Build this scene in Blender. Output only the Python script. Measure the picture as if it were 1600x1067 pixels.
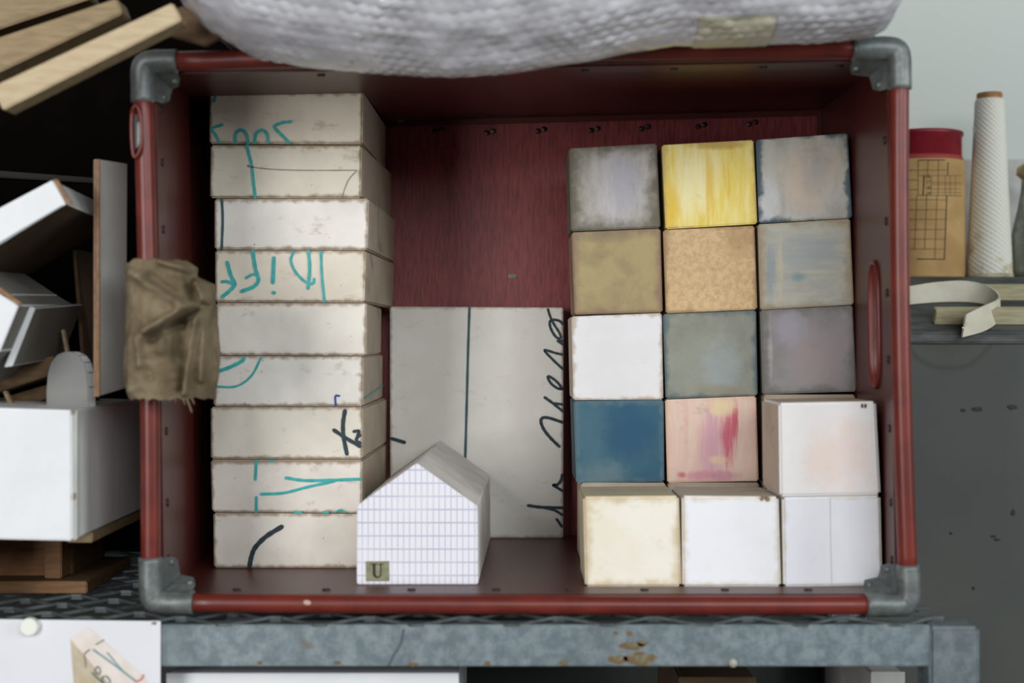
import bpy, bmesh, math, random
from mathutils import Vector, Matrix, noise as mnoise
random.seed(7)
for o in list(bpy.data.objects): bpy.data.objects.remove(o)
scene = bpy.context.scene
COL = scene.collection
ZC = 1.30            # eye height
FPX = 50.0/36.0*1600 # focal length in pixels of a 1600 px wide frame

# ------------------------------------------------------------------ camera, world, lights
cam_d = bpy.data.cameras.new('camera'); cam = bpy.data.objects.new('camera', cam_d); COL.objects.link(cam)
cam.location = (0, 0, ZC); cam.rotation_euler = (math.radians(90), 0, 0)
cam_d.lens = 50; cam_d.sensor_width = 36; cam_d.clip_start = 0.05
cam_d.dof.use_dof = True; cam_d.dof.focus_distance = 1.46; cam_d.dof.aperture_fstop = 3.8
scene.camera = cam
w = bpy.data.worlds.new('world'); scene.world = w; w.use_nodes = True
w.node_tree.nodes['Background'].inputs[0].default_value = (0.80, 0.90, 1.0, 1)
w.node_tree.nodes['Background'].inputs[1].default_value = 0.025
def area(name, loc, target, sx, sy, power, col):
    d = bpy.data.lights.new(name, 'AREA'); d.shape = 'RECTANGLE'; d.size = sx; d.size_y = sy; d.energy = power; d.color = col
    o = bpy.data.objects.new(name, d); COL.objects.link(o); o.location = loc
    o.rotation_euler = (Vector(target)-Vector(loc)).to_track_quat('-Z', 'Y').to_euler()
    return o
area('window_light_main', (-1.42, -1.30, ZC+0.28), (0, 1.35, ZC), 0.75, 1.5, 52, (1.0, 0.99, 0.985))
area('window_light_side', (0.95, -1.55, ZC+0.95), (0.15, 1.5, ZC), 2.2, 1.1, 54, (0.95, 0.985, 1.0))
area('fill_light_right', (2.45, 0.0, ZC+0.45), (0.4, 1.7, ZC), 0.9, 1.2, 30, (0.93, 0.99, 1.0))  # added fill lamp that brightens the right wall and the house side
vs = scene.view_settings
vs.view_transform = 'Standard'; vs.look = 'None'; vs.gamma = 1; vs.use_curve_mapping = False; vs.exposure = -0.10

# ------------------------------------------------------------------ helpers
def P(px, py, Y):
    return Vector(((px-800)/FPX*Y, Y, ZC-(py-533.5)/FPX*Y))
def PX(px, py, x0):                       # pixel ray meets plane x = x0
    return P(px, py, x0*FPX/(px-800))
def lin(c):
    return tuple(((v/255)/12.92 if v/255 <= .04045 else ((v/255+.055)/1.055)**2.4) for v in c) + (1,)

class NT:
    def __init__(s, name):
        s.m = bpy.data.materials.new(name); s.m.use_nodes = True
        s.t = s.m.node_tree; s.b = s.t.nodes['Principled BSDF']; s.tc = s.t.nodes.new('ShaderNodeTexCoord')
    def n(s, typ, **kw):
        x = s.t.nodes.new(typ)
        for k, v in kw.items(): setattr(x, k, v)
        return x
    def l(s, a, b): s.t.links.new(a, b)
    def val(s, sock, v):
        if hasattr(v, 'links'): s.l(v, sock)
        else: sock.default_value = v
    def math(s, op, a, b=0.0):
        x = s.n('ShaderNodeMath', operation=op); s.val(x.inputs[0], a); s.val(x.inputs[1], b); return x.outputs[0]
    def ramp(s, v, lo, hi, a=0.0, b=1.0):
        x = s.n('ShaderNodeMapRange', clamp=True, interpolation_type='SMOOTHSTEP'); s.val(x.inputs[0], v)
        x.inputs[1].default_value = lo; x.inputs[2].default_value = hi; x.inputs[3].default_value = a; x.inputs[4].default_value = b
        return x.outputs[0]
    def coords(s, scale=(1,1,1), off=(0,0,0), rot=(0,0,0)):
        x = s.n('ShaderNodeMapping'); s.l(s.tc.outputs['Object'], x.inputs[0])
        x.inputs['Scale'].default_value = scale; x.inputs['Location'].default_value = off; x.inputs['Rotation'].default_value = rot
        return x.outputs[0]
    def noise(s, scale=10, detail=4, stretch=(1,1,1), off=(0,0,0), rough=.55, dist=0, rot=(0,0,0)):
        x = s.n('ShaderNodeTexNoise'); s.l(s.coords(stretch, off, rot), x.inputs['Vector'])
        x.inputs['Scale'].default_value = scale; x.inputs['Detail'].default_value = detail
        x.inputs['Roughness'].default_value = rough; x.inputs['Distortion'].default_value = dist
        return x.outputs[0]
    def mix(s, a, b, f):
        x = s.n('ShaderNodeMix', data_type='RGBA'); s.val(x.inputs[0], f)
        for k, c in ((6, a), (7, b)):
            if hasattr(c, 'links'): s.l(c, x.inputs[k])
            else: x.inputs[k].default_value = lin(c)
        return x.outputs[2]
    def sep(s):
        x = s.n('ShaderNodeSeparateXYZ'); s.l(s.tc.outputs['Object'], x.inputs[0]); return x.outputs
    def edge(s, hw, h, width, amp=.006, scale=60, off=(0,0,0)):     # 1 at the borders of a face, 0 inside
        o = s.sep(); dx = s.math('SUBTRACT', hw, s.math('ABSOLUTE', o[0]))
        d = s.math('MINIMUM', dx, s.math('MINIMUM', o[2], s.math('SUBTRACT', h, o[2])))
        nn = s.math('MULTIPLY', s.math('SUBTRACT', s.noise(scale, 4, off=off), .5), amp*2)
        return s.ramp(s.math('ADD', d, nn), 0, width, 1, 0)
    def bump(s, h, strength=.3, dist=.001):
        x = s.n('ShaderNodeBump'); x.inputs['Strength'].default_value = strength; x.inputs['Distance'].default_value = dist
        s.l(h, x.inputs['Height']); s.l(x.outputs[0], s.b.inputs['Normal'])
    def done(s, col, rough=.6, metal=0, spec=.5, coat=0):
        if hasattr(col, 'links'): s.l(col, s.b.inputs['Base Color'])
        else: s.b.inputs['Base Color'].default_value = lin(col)
        s.val(s.b.inputs['Roughness'], rough); s.b.inputs['Metallic'].default_value = metal
        s.b.inputs['Specular IOR Level'].default_value = spec; s.b.inputs['Coat Weight'].default_value = coat
        return s.m

def plain(name, c, c2=None, scale=40, stretch=(1,1,1), rough=.65, metal=0, spec=.4, bump=0, bd=.001, lo=.35, hi=.65, detail=5):
    t = NT(name)
    nz = t.noise(scale, detail, stretch)
    col = t.mix(c, c2, t.ramp(nz, lo, hi)) if c2 else c
    if bump: t.bump(nz, bump, bd)
    return t.done(col, rough, metal, spec)

def tag(o, label=None, cat=None, group=None, kind=None):
    if label: o['label'] = label
    if cat: o['category'] = cat
    if group: o['group'] = group
    if kind: o['kind'] = kind
    return o
def empty(name, loc, label, cat, group=None):
    o = bpy.data.objects.new(name, None); COL.objects.link(o); o.location = loc; o.empty_display_size = .02
    return tag(o, label, cat, group)
def link(name, me, parent=None, mats=(), loc=None, smooth=False):
    o = bpy.data.objects.new(name, me); COL.objects.link(o)
    for m in mats: me.materials.append(m)
    if parent is not None: o.parent = parent
    if loc is not None: o.location = loc
    if smooth:
        for p in me.polygons: p.use_smooth = True
    return o
def wloc(o):                              # world location of a parent chain (no rotations used)
    v = Vector((0,0,0))
    while o is not None: v += Vector(o.location); o = o.parent
    return v
def from_world(name, verts, faces, parent=None, mats=(), origin=None, smooth=False, fm=None):
    base = wloc(parent) if parent is not None else Vector((0,0,0))
    org = Vector(origin) if origin is not None else base.copy()
    me = bpy.data.meshes.new(name); me.from_pydata([tuple(Vector(v)-org) for v in verts], [], faces); me.update()
    if fm:
        for p, k in zip(me.polygons, fm): p.material_index = k
    return link(name, me, parent, mats, org-base, smooth)
def finish_bm(name, bm, parent=None, mats=(), origin=None, smooth=False):
    base = wloc(parent) if parent is not None else Vector((0,0,0))
    org = Vector(origin) if origin is not None else base.copy()
    bmesh.ops.recalc_face_normals(bm, faces=bm.faces)
    bmesh.ops.translate(bm, verts=bm.verts, vec=-org)
    me = bpy.data.meshes.new(name); bm.to_mesh(me); bm.free()
    return link(name, me, parent, mats, org-base, smooth)
def prism(name, front, depth, parent=None, mats=(), bevel=0.0, seg=2, origin=None, smooth=False, bottom_mat=None):
    """front: world points of the front polygon; depth: vector, or a list of back points"""
    n = len(front); front = [Vector(f) for f in front]
    back = [f+Vector(depth) for f in front] if not isinstance(depth, list) else [Vector(b) for b in depth]
    bm = bmesh.new(); a = [bm.verts.new(v) for v in front]; b = [bm.verts.new(v) for v in back]
    f0 = bm.faces.new(a); bm.faces.new(b[::-1])
    side = [bm.faces.new((a[i], a[(i+1) % n], b[(i+1) % n], b[i])) for i in range(n)]
    bmesh.ops.recalc_face_normals(bm, faces=bm.faces)
    for f in bm.faces:
        f.material_index = 0 if f is f0 else min(1, len(mats)-1)
        if bottom_mat is not None and f is not f0 and f.normal.z < -.5: f.material_index = bottom_mat
    if bevel: bmesh.ops.bevel(bm, geom=list(bm.edges), offset=bevel, segments=seg, affect='EDGES', clamp_overlap=True)
    if origin is None:
        zmin = min(v.z for v in front); origin = (sum(v.x for v in front)/n, sum(v.y for v in front)/n, zmin)
    return finish_bm(name, bm, parent, mats, origin, smooth)
def pxq(pts, Y): return [P(x, y, Y) for x, y in pts]
def box(name, lo, hi, parent=None, mats=(), bevel=0.0, origin=None):
    (x0,y0,z0), (x1,y1,z1) = lo, hi
    return prism(name, [(x0,y0,z1),(x1,y0,z1),(x1,y0,z0),(x0,y0,z0)], (0,y1-y0,0), parent, mats, bevel, origin=origin)
def catmull(pts, k=6):
    pts = [Vector(p) for p in pts]
    if len(pts) < 3: return pts
    q = [pts[0]*2-pts[1]] + pts + [pts[-1]*2-pts[-2]]; out = []
    for i in range(1, len(q)-2):
        for j in range(k):
            t = j/k
            out.append(.5*((2*q[i])+(q[i+1]-q[i-1])*t+(2*q[i-1]-5*q[i]+4*q[i+1]-q[i+2])*t*t+(3*q[i]-q[i-1]-3*q[i+1]+q[i+2])*t**3))
    return out+[pts[-1]]
def tube_bm(bm, path, r, n=10, cap=True, rfun=None):
    path = [Vector(p) for p in path]; rings = []
    t0 = (path[1]-path[0]).normalized(); up = t0.orthogonal().normalized()
    for i, p in enumerate(path):
        t = (path[min(i+1, len(path)-1)]-path[max(i-1, 0)]).normalized()
        up = (up-t*up.dot(t)).normalized(); s = t.cross(up); rr = rfun(i/(len(path)-1)) if rfun else r
        rings.append([bm.verts.new(p+(up*math.cos(a)+s*math.sin(a))*rr) for a in [2*math.pi*k/n for k in range(n)]])
    for a, b in zip(rings, rings[1:]):
        for k in range(n): bm.faces.new((a[k], a[(k+1) % n], b[(k+1) % n], b[k]))
    if cap: bm.faces.new(rings[0][::-1]); bm.faces.new(rings[-1])
def tube(name, path, r, parent=None, mats=(), n=10, smooth=True, rfun=None):
    bm = bmesh.new(); tube_bm(bm, path, r, n, rfun=rfun)
    return finish_bm(name, bm, parent, mats, smooth=smooth)
def ribbon_bm(bm, pts, width, normal, taper=False):
    pts = [Vector(p) for p in pts]; N = Vector(normal).normalized(); L = []; R = []
    for i, p in enumerate(pts):
        t = (pts[min(i+1, len(pts)-1)]-pts[max(i-1, 0)]).normalized(); s = t.cross(N).normalized()
        ww = width*(.5+.04*math.sin(i*1.7)); L.append(bm.verts.new(p+s*ww)); R.append(bm.verts.new(p-s*ww))
    for i in range(len(pts)-1): bm.faces.new((L[i], L[i+1], R[i+1], R[i]))
    for end, sg, a, b in ((0, -1, L[0], R[0]), (-1, 1, L[-1], R[-1])):       # round caps
        p = pts[end]; t = (pts[1]-pts[0] if end == 0 else pts[-1]-pts[-2]).normalized()*sg
        s = (a.co-p); ring = [a]+[bm.verts.new(p+s*math.cos(k)+t*s.length*math.sin(k)) for k in (.8, 1.57, 2.34)]+[b]
        bm.faces.new(ring)
def strokes(name, parent, Y, lst, mat, off=.0005, wpx=5):
    """marker strokes lying on the plane Y; each item: pixel points (+ optional width)"""
    for k, it in enumerate(lst):
        bm = bmesh.new()
        pts, wd = it if isinstance(it, tuple) else (it, wpx)
        ps = catmull([P(x, y, Y-off-.00006*k) for x, y in pts], 6)
        ribbon_bm(bm, ps, wd*Y/FPX, (0,-1,0))
        finish_bm(name, bm, parent, (mat,))
def lathe(name, prof, center, parent=None, mats=(), n=40, smooth=True, fm=None):
    bm = bmesh.new(); c = Vector(center); rings = []
    for r, z in prof: rings.append([bm.verts.new(c+Vector((r*math.cos(a), r*math.sin(a), z))) for a in [2*math.pi*k/n for k in range(n)]])
    for j, (a, b) in enumerate(zip(rings, rings[1:])):
        for k in range(n):
            f = bm.faces.new((a[k], a[(k+1) % n], b[(k+1) % n], b[k]))
            if fm: f.material_index = fm[j]
    bm.faces.new(rings[0][::-1]); bm.faces.new(rings[-1])
    return finish_bm(name, bm, parent, mats, origin=center, smooth=smooth)

# ------------------------------------------------------------------ shared materials
def m_crate(name, c, c2, rough, stretch=(60,60,6), wear=True):
    t = NT(name); g = t.noise(9, 6, stretch, rough=.65); big = t.noise(7, 4)
    col = t.mix(c, c2, t.ramp(g, .35, .68)); col = t.mix(col, (58,30,28), t.ramp(big, .55, .78, 0, .6))
    if wear: col = t.mix(col, (120,108,96), t.ramp(t.noise(70, 3, off=(4,2,1)), .755, .78, 0, .7))
    t.bump(g, .25, .0006)
    return t.done(col, rough, 0, .38)
M_FIB = m_crate('red_fibreboard', (84,35,30), (70,28,25), .36)
M_BACK = m_crate('red_fibreboard_back', (142,62,62), (106,42,44), .45)
M_RIM = plain('red_rim_paint', (112,43,34), (96,36,29), 30, rough=.36, spec=.42, bump=.08)
M_RIVET = plain('rivet_dark', (46,28,26), (30,22,20), 200, rough=.5)
M_STAPLE = plain('rivet_steel', (98,84,78), (40,30,28), 400, rough=.4, metal=.6)
def m_galv(name, c, c2, rust=True, rough=.5):
    t = NT(name); a = t.noise(70, 6, rough=.72); b = t.noise(14, 3, off=(3,1,2))
    col = t.mix(c, c2, t.ramp(a, .38, .64)); col = t.mix(col, (84,94,98), t.ramp(b, .5, .7, 0, .5))
    if rust: col = t.mix(col, (96,78,46), t.ramp(t.noise(13, 6, (1,1,1.2), off=(.42,0,.3)), .61, .70, 0, .85))
    t.bump(a, .12, .0005)
    return t.done(col, rough, .35, .5)
M_GALV = m_galv('galvanised_beam', (104,117,122), (134,146,150))
M_MESH = m_galv('galvanised_mesh', (70,75,75), (94,100,100), False)
M_CORNER = m_galv('corner_metal', (92,98,96), (118,124,122), False, .45)
def ink(name, c, c2=None): return plain(name, c, c2 or c, 150, rough=.55, spec=.3)
INK_T = ink('turquoise_marker', (52,160,160), (70,178,176)); INK_D = ink('dark_marker', (34,50,56), (44,64,70))
INK_G = ink('green_teal_line', (60,92,98), (52,80,86)); INK_B = ink('blue_pen', (50,62,160)); INK_P = ink('pencil', (120,116,108), (150,146,138))
M_BLACK = ink('print_black', (40,36,28))

# ------------------------------------------------------------------ the room
def m_wall(name, c, c2, dots):
    t = NT(name); a = t.noise(6, 5); f = t.noise(160, 3)
    col = t.mix(c, c2, t.ramp(a, .3, .7))
    if dots: col = t.mix(col, (30,30,28), t.ramp(t.noise(55, 2, off=(1,7,3)), .73, .76, 0, .8))
    t.bump(f, .15, .0008)
    return t
t = m_wall('wall_light_paint', (206,212,206), (196,203,198), False); M_WALL = t.done(t.b.inputs['Base Color'].links[0].from_socket if t.b.inputs['Base Color'].links else (202,208,203), .8)
t = NT('wall_dark_paint'); a = t.noise(5, 5)
col = t.mix((74,77,73), (64,68,65), t.ramp(a, .3, .7)); col = t.mix(col, (34,34,32), t.ramp(t.noise(48, 2, off=(1,7,3)), .735, .76, 0, .8))
o_ = t.sep(); cx_, cz_ = P(1482, 500, 1.60).x, P(1482, 500, 1.60).z-ZC      # the round stain below the ledge
d_ = t.math('SQRT', t.math('ADD', t.math('POWER', t.math('SUBTRACT', o_[0], cx_), 2), t.math('POWER', t.math('SUBTRACT', o_[2], cz_), 2)))
d_ = t.math('ADD', d_, t.math('MULTIPLY', t.math('SUBTRACT', t.noise(30, 3), .5), .006))
ring = t.math('MULTIPLY', t.ramp(d_, .050, .0545), t.ramp(d_, .0545, .060, 1, 0))
col = t.mix(col, (56,52,42), t.math('MULTIPLY', ring, .55)); col = t.mix(col, (70,64,50), t.ramp(d_, .020, .05, .75, 0))
t.bump(t.noise(140, 3), .15, .0008); M_WALLD = t.done(col, .7)
M_LEDGE = plain('ledge_grey', (88,92,90), (58,62,62), 22, (1,3,3), rough=.6, bump=.3, bd=.002)
YW, YL, YS = 1.92, 1.60, 1.745
zl0, zl1 = ZC+.010, ZC+.0795
wl = box('wall_back', (-2.5, YW, zl1-.02), (2.5, YW+.1, 2.7), None, (M_WALL,), origin=(0,YW,ZC)); tag(wl, kind='structure', label='pale grey plaster wall above the ledge')
wd = box('wall_lower', (-2.5, YL, 0), (2.5, YW+.1, zl0-.012), None, (M_WALLD,), origin=(0,YL,ZC)); tag(wd, kind='structure', label='dark grey painted lower wall with chips and a round stain')
sill = prism('trim_1', [(-2.5,YL-.006,zl0-.012),(-2.5,YL-.006,zl0),(-2.5,YS,zl1),(-2.5,YW,zl1),(-2.5,YW,zl0-.012)], (5,0,0), None, (M_LEDGE,), .002, origin=(0,YL,ZC))
tag(sill, kind='structure', label='dark sloping ledge along the wall')
M_FLOOR = plain('concrete_floor', (120,118,112), (98,96,92), 5, rough=.7)
fl = box('floor', (-2.5,-2.5,-.1), (2.5,YW+.1,0), None, (M_FLOOR,)); tag(fl, kind='structure', label='grey concrete floor')
M_CHIP = plain('chip_dark', (34,34,32), (46,46,42), 90)
def blob(name, px, py, Y, rx, ry, parent, mat, off=.0008, n=10):
    pts = []
    for k in range(n):
        a = 2*math.pi*k/n; r = 1+.35*mnoise.noise(Vector((px*.37+math.cos(a)*1.3, py*.21+math.sin(a)*1.3, 0)))
        pts.append(P(px+rx*r*math.cos(a), py-ry*r*math.sin(a), Y))
    return prism(name, [p+Vector((0,-off,0)) for p in pts], (0,off*.8,0), parent, (mat,))
for px, py, rx, ry in ((1527,639,8,4),(1505,641,4,3),(1583,801,3,5),(1552,838,4,2),(1558,843,5,2),(1521,919,2,3),(1486,833,2,2),(1582,636,8,4)):
    blob('paint_chip', px, py, YL, rx, ry, wd, M_CHIP)

# ------------------------------------------------------------------ galvanised rack
ZS = ZC-.2316                              # top of the mesh shelf
rack = empty('metal_rack', (-.2, 1.39, 0), 'galvanised metal shelf rack with expanded mesh top carrying the red crate', 'rack')
YB = 1.182; XR = P(1530, 0, YB).x
zb1 = P(0, 1041, YB).z
bm_ = box('front_beam', (-1.15, YB, zb1), (XR-.040, YB+.004, ZS-.0040), rack, (M_GALV,), .0012)
lip = box('beam_lip', (-1.15, YB+.0045, ZS-.0085), (XR-.004, YB+.03, ZS-.0062), rack, (M_GALV,), .0008)
M_POST = m_galv('galvanised_post', (96,106,110), (120,130,134), False)
for x0, y0 in ((XR-.042, YB-.003), (-1.15, YB-.003), (XR-.042, 1.555), (-1.15, 1.555)):
    prism('corner_post', [(x0,y0,ZS-.005),(x0+.042,y0,ZS-.005),(x0+.042,y0,0.001),(x0,y0,0.001)], (0,.038,0), rack, (M_POST,), .003)
box('back_beam', (-1.15, 1.586, zb1), (XR, 1.590, ZS-.003), rack, (M_GALV,))
tube('bolt', [P(1145, 1035, YB)+Vector((0,.001,0)), P(1145, 1035, YB)+Vector((0,-.003,0))], .0035, rack, (plain('bolt_pale', (170,166,156)),), 10)
pitch_x, pitch_y = .080, .0208            # expanded metal: one zigzag strand per row
for r in range(19):
    y = YB+.0110+r*pitch_y; verts = []; faces = []
    nseg = int((XR+1.13)/(pitch_x/2)); ph = r % 2
    for k in range(nseg+1):
        x = -1.12+k*pitch_x/2
        side = 1 if (k+ph) % 2 else -1
        yy = y+side*pitch_y*.46; zz = ZS-.0016+side*.0013
        for dx in (-.0045, .0045):
            for dy, dz in ((-.0018,-.0026),(.0018,-.0026),(.0018,.0),(-.0018,.0)):
                verts.append((x+dx, yy+dy, zz+dz))
    m = 2*(nseg+1)
    for k in range(m-1):
        for j in range(4): faces.append((4*k+j, 4*k+(j+1) % 4, 4*k+4+(j+1) % 4, 4*k+4+j))
    faces += [(3,2,1,0), tuple(4*(m-1)+j for j in range(4))]
    from_world('mesh_strand', verts, faces, rack, (M_MESH,))
M_RUST = plain('rust', (104,84,52), (120,116,98), 130, lo=.42, hi=.6)
for px, py, rx, ry in ((1000,1029,26,10),(966,1030,16,7),(988,1009,20,6),(1003,1005,8,5),(984,990,5,4),(962,989,4,3),(762,1036,5,4),(880,1035,6,5),(645,1038,8,3),(527,1035,5,3),(406,1035,4,3)):
    blob('rust_patch', px, py, YB, rx, ry, rack, M_RUST, .0004, 18)
strokes('scratch', rack, YB, [([(631,984),(626,1005),(616,1022),(607,1040)],2.6)], plain('scratch_dark', (70,80,86)))
ZL = ZC-.56
box('lower_shelf', (-1.15, YB+.002, ZL-.03), (XR, 1.58, ZL), rack, (M_POST,), .001)

# ------------------------------------------------------------------ red crate
ZF = ZC-.2158; YF, YBK = 1.20, 1.585
crate = empty('storage_crate', (0.02, 1.39, ZS), 'red fibreboard crate lying on its side with metal corners', 'crate')
FR = dict(tl=P(238,111,YF), tr=P(1391,91,YF), br=P(1405,0,YF), bl=P(251,0,YF))
BK = dict(tl=P(352,196,YBK), tr=P(1283,172,YBK), br=P(1290,0,YBK), bl=P(360,0,YBK))
for d in (FR, BK):
    for k in ('br','bl'): d[k].z = ZF
def wallf(a, b):                            # bilinear wall between corners a and b: s depth, t from a to b
    def f(s, t):
        return (FR[a].lerp(FR[b], t)).lerp(BK[a].lerp(BK[b], t), s)
    return f
WL, WR, WT, WB = wallf('tl','bl'), wallf('tr','br'), wallf('tl','tr'), wallf('bl','br')
def wall_panel(name, W, outv, th=.005, nt=12, ns=6):
    vs_, fs = [], []
    for layer in (0, 1):
        for i in range(ns+1):
            for j in range(nt+1): vs_.append(W(i/ns, j/nt)+Vector(outv)*th*layer)
    L = (ns+1)*(nt+1); id_ = lambda l, i, j: l*L+i*(nt+1)+j
    for i in range(ns):
        for j in range(nt):
            fs.append((id_(0,i,j), id_(0,i,j+1), id_(0,i+1,j+1), id_(0,i+1,j))); fs.append((id_(1,i,j), id_(1,i+1,j), id_(1,i+1,j+1), id_(1,i,j+1)))
    for i in range(ns): fs += [(id_(0,i,0), id_(0,i+1,0), id_(1,i+1,0), id_(1,i,0)), (id_(0,i,nt), id_(1,i,nt), id_(1,i+1,nt), id_(0,i+1,nt))]
    for j in range(nt): fs += [(id_(0,0,j), id_(1,0,j), id_(1,0,j+1), id_(0,0,j+1)), (id_(0,ns,j), id_(0,ns,j+1), id_(1,ns,j+1), id_(1,ns,j))]
    return from_world(name, vs_, fs, crate, (M_FIB,))
wall_panel('side_panel', WL, (-1,0,0)); wall_panel('top_panel', WT, (0,0,1)); wall_panel('bottom_panel', WB, (0,0,-1))
# right wall with its hand slot
sc, tc_ = .215, (509-91)/(933-91); hs, ht = .050, .118
angs = sorted(set([round(2*math.pi*k/64, 5) for k in range(64)]))
def slot(a, g=1.0):                        # stadium in (s,t)
    c, s = math.cos(a), math.sin(a); rs = hs*g; asp = .35
    return (sc+rs*math.copysign(abs(c)**.8, c), tc_+ht*(1+(g-1)*.45)*math.copysign(abs(s)**.55, s))
def rect_hit(a):
    c, s = math.cos(a), math.sin(a); k = 1e9
    if c > 1e-9: k = min(k, (1-sc)/c)
    if c < -1e-9: k = min(k, -sc/c)
    if s > 1e-9: k = min(k, (1-tc_)/s)
    if s < -1e-9: k = min(k, -tc_/s)
    return (sc+k*c, tc_+k*s)
cang = [math.atan2(y-tc_, x-sc) % (2*math.pi) for x, y in ((0,0),(1,0),(1,1),(0,1))]
angs = sorted(angs+cang); n = len(angs); th = Vector((.005,0,0))
vs_ = [WR(*slot(a)) for a in angs]+[WR(*rect_hit(a)) for a in angs]; vs_ += [v+th for v in vs_]; fs = []
for k in range(n):
    q = (k+1) % n
    fs += [(k, q, n+q, n+k), (2*n+k, 3*n+k, 3*n+q, 2*n+q), (k, 2*n+k, 2*n+q, q), (n+k, n+q, 3*n+q, 3*n+k)]
from_world('side_panel', vs_, fs, crate, (M_FIB,))
bm = bmesh.new(); ringp = [WR(*slot(2*math.pi*k/40, 1.08))+Vector((-.001,0,0)) for k in range(41)]
tube_bm(bm, ringp, .0024, 8, cap=False); finish_bm('handle_slot_rim', bm, crate, (M_RIM,), smooth=True)
# back panel, its flanges and rivets
bq = [BK[k] for k in ('tl','tr','br','bl')]
prism('back_panel', [v+Vector((0,.001,0)) for v in bq], (0,.006,0), crate, (M_BACK,), origin=(0,YBK,ZC))
def bk(px, py, dy=0): return P(px, py, YBK-dy)
for a, b in (((352,196),(1283,172)),):
    prism('back_flange', [bk(a[0],a[1]), bk(b[0],b[1]), bk(b[0],b[1]+9), bk(a[0],a[1]+9)], (0,-.004,0), crate, (M_FIB,), .001)
prism('back_flange', [bk(1276,172), bk(1284,172), bk(1290,834), bk(1282,834)], (0,-.003,0), crate, (M_FIB,), .001)
for px, py in ((685,205),(765,207),(845,204),(928,203),(1007,200),(1095,197),(1175,193)):
    for dx, dy in ((-5,1),(5,-2)):
        c = bk(px+dx, py+dy); tube('rivet', [c+Vector((0,.002,0)), c+Vector((0,-.0012,0)), c+Vector((0,-.0016,0))], .0028, crate, (M_STAPLE,), 8, rfun=lambda u: .0031 if u < .9 else .0018)
blob('paint_chip', 800, 431, YBK, 8, 3.5, crate, plain('chip_grey', (138,128,112), (110,100,90), 200)); blob('paint_chip', 626, 189, YBK-.004, 6, 2.5, crate, bpy.data.materials['chip_grey'])
# rolled rim
c_tl, c_tr, c_br, c_bl = P(222,97,YF), P(1405,75,YF), P(1420,945,YF), P(236,941,YF)
def bowed(a, b, off, n=16):
    d = (b-a).normalized()*.014; a, b = a+d, b-d
    return [a.lerp(b, k/n)+Vector(off)*(4*(k/n)*(1-k/n)) for k in range(n+1)]
RR = .0082
tube('rim_tube', bowed(c_tl, c_tr, (0,0,.001)), RR, crate, (M_RIM,), 14)
tube('rim_tube', bowed(c_tr, c_br, (-.003,0,0)), RR, crate, (M_RIM,), 14)
tube('rim_tube', bowed(c_bl, c_br, (0,0,-.001)), RR, crate, (M_RIM,), 14)
tube('rim_tube', bowed(c_tl, c_bl, (.002,0,0)), RR, crate, (M_RIM,), 14)
def elbow(c, a, b, d, la, lb):             # metal corner: sleeve around the rim with two riveted flaps on the walls
    da, db = (a-c).normalized(), (b-c).normalized()
    path = [c+da*la, c+da*la*.6, c+da*.010, c+da*.0022+db*.0022, c+db*.010, c+db*lb*.6, c+db*lb]
    e = tube('corner_fitting', catmull(path, 4), .0100, crate, (M_CORNER,), 14)
    inn = (da+db)
    for u, v, L in ((da, db, la), (db, da, lb)):
        p0 = c+v*.0075; B = lambda d_: Vector((0,d_,0))+v*(d_*.42)
        q = [p0+u*.004, p0+u*(L-.001), p0+u*(L-.001)+B(.012), p0+u*(L-.004)+B(.021), p0+u*(L-.010)+B(.023), p0+u*.020+B(.025), p0+u*.012+B(.030)]
        prism('corner_flap', q, v*.0016, e, (M_CORNER,), .0005)
        rc = p0+u*(L-.006)+B(.013); tube('rivet', [rc-v*.0005, rc+v*.0034], .003, e, (M_CORNER,), 8)
elbow(c_tl, c_tr, c_bl, None, .030, .034); elbow(c_tr, c_tl, c_br, None, .040, .035)
elbow(c_br, c_bl, c_tr, None, .036, .034); elbow(c_bl, c_br, c_tl, None, .036, .038)
# riveted edging strips along the mouth
def edging(W, inn, rows):
    vs_ = [W(.02,.03), W(.02,.97), W(.115,.97), W(.115,.03)]
    prism('edging_strip', [v+Vector(inn)*.0016 for v in vs_], Vector(inn)*-.0014, crate, (M_FIB,))
    for s, t in rows:
        c = W(s, t)+Vector(inn)*.0016; tube('rivet', [c-Vector(inn)*.001, c+Vector(inn)*.0012], .0036, crate, (M_RIVET,), 8)
edging(WL, (1,0,0), [(.07, (y-111)/822) for y in (165,249,356,677,791,880)])
edging(WR, (-1,0,0), [(.05, (y-91)/842) for y in (130,216,344,457,563,672,789,880)])
edging(WB, (0,0,1), [(.068, ((px-800)*1.226/FPX-WB(.068,0).x)/(WB(.068,1).x-WB(.068,0).x)) for px in (370,510,643,775,890,1007,1133,1263)])
edging(WT, (0,0,-1), [(.07, (px-250)/1140) for px in (505,640,780,920,1060,1200,1320)])
# the latch loop on the left rim
lc = [P(x, y, 1.189) for x, y in ((206,172),(212,164),(218,175),(221,200),(221,222),(216,240),(209,245),(206,225),(205,195),(206,172))]
lt = tube('latch_loop', catmull(lc, 3), .0013, crate, (M_RIM,), 8)
prism('latch_slot_dark', pxq([(208,178),(216,180),(218,224),(210,236)], 1.1905), (0,.002,0), lt, (M_RIVET,))  # dark inset painted for the shaded inside of the slot
prism('latch_tongue', pxq([(214,192),(219,190),(219,222),(214,232)], 1.1895), (0,.0012,0), lt, (M_CORNER,), .0003)
blob('paint_chip', 480, 941, YF-.0080, 6, 4, crate, plain('chip_cream', (190,160,140)))

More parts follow.
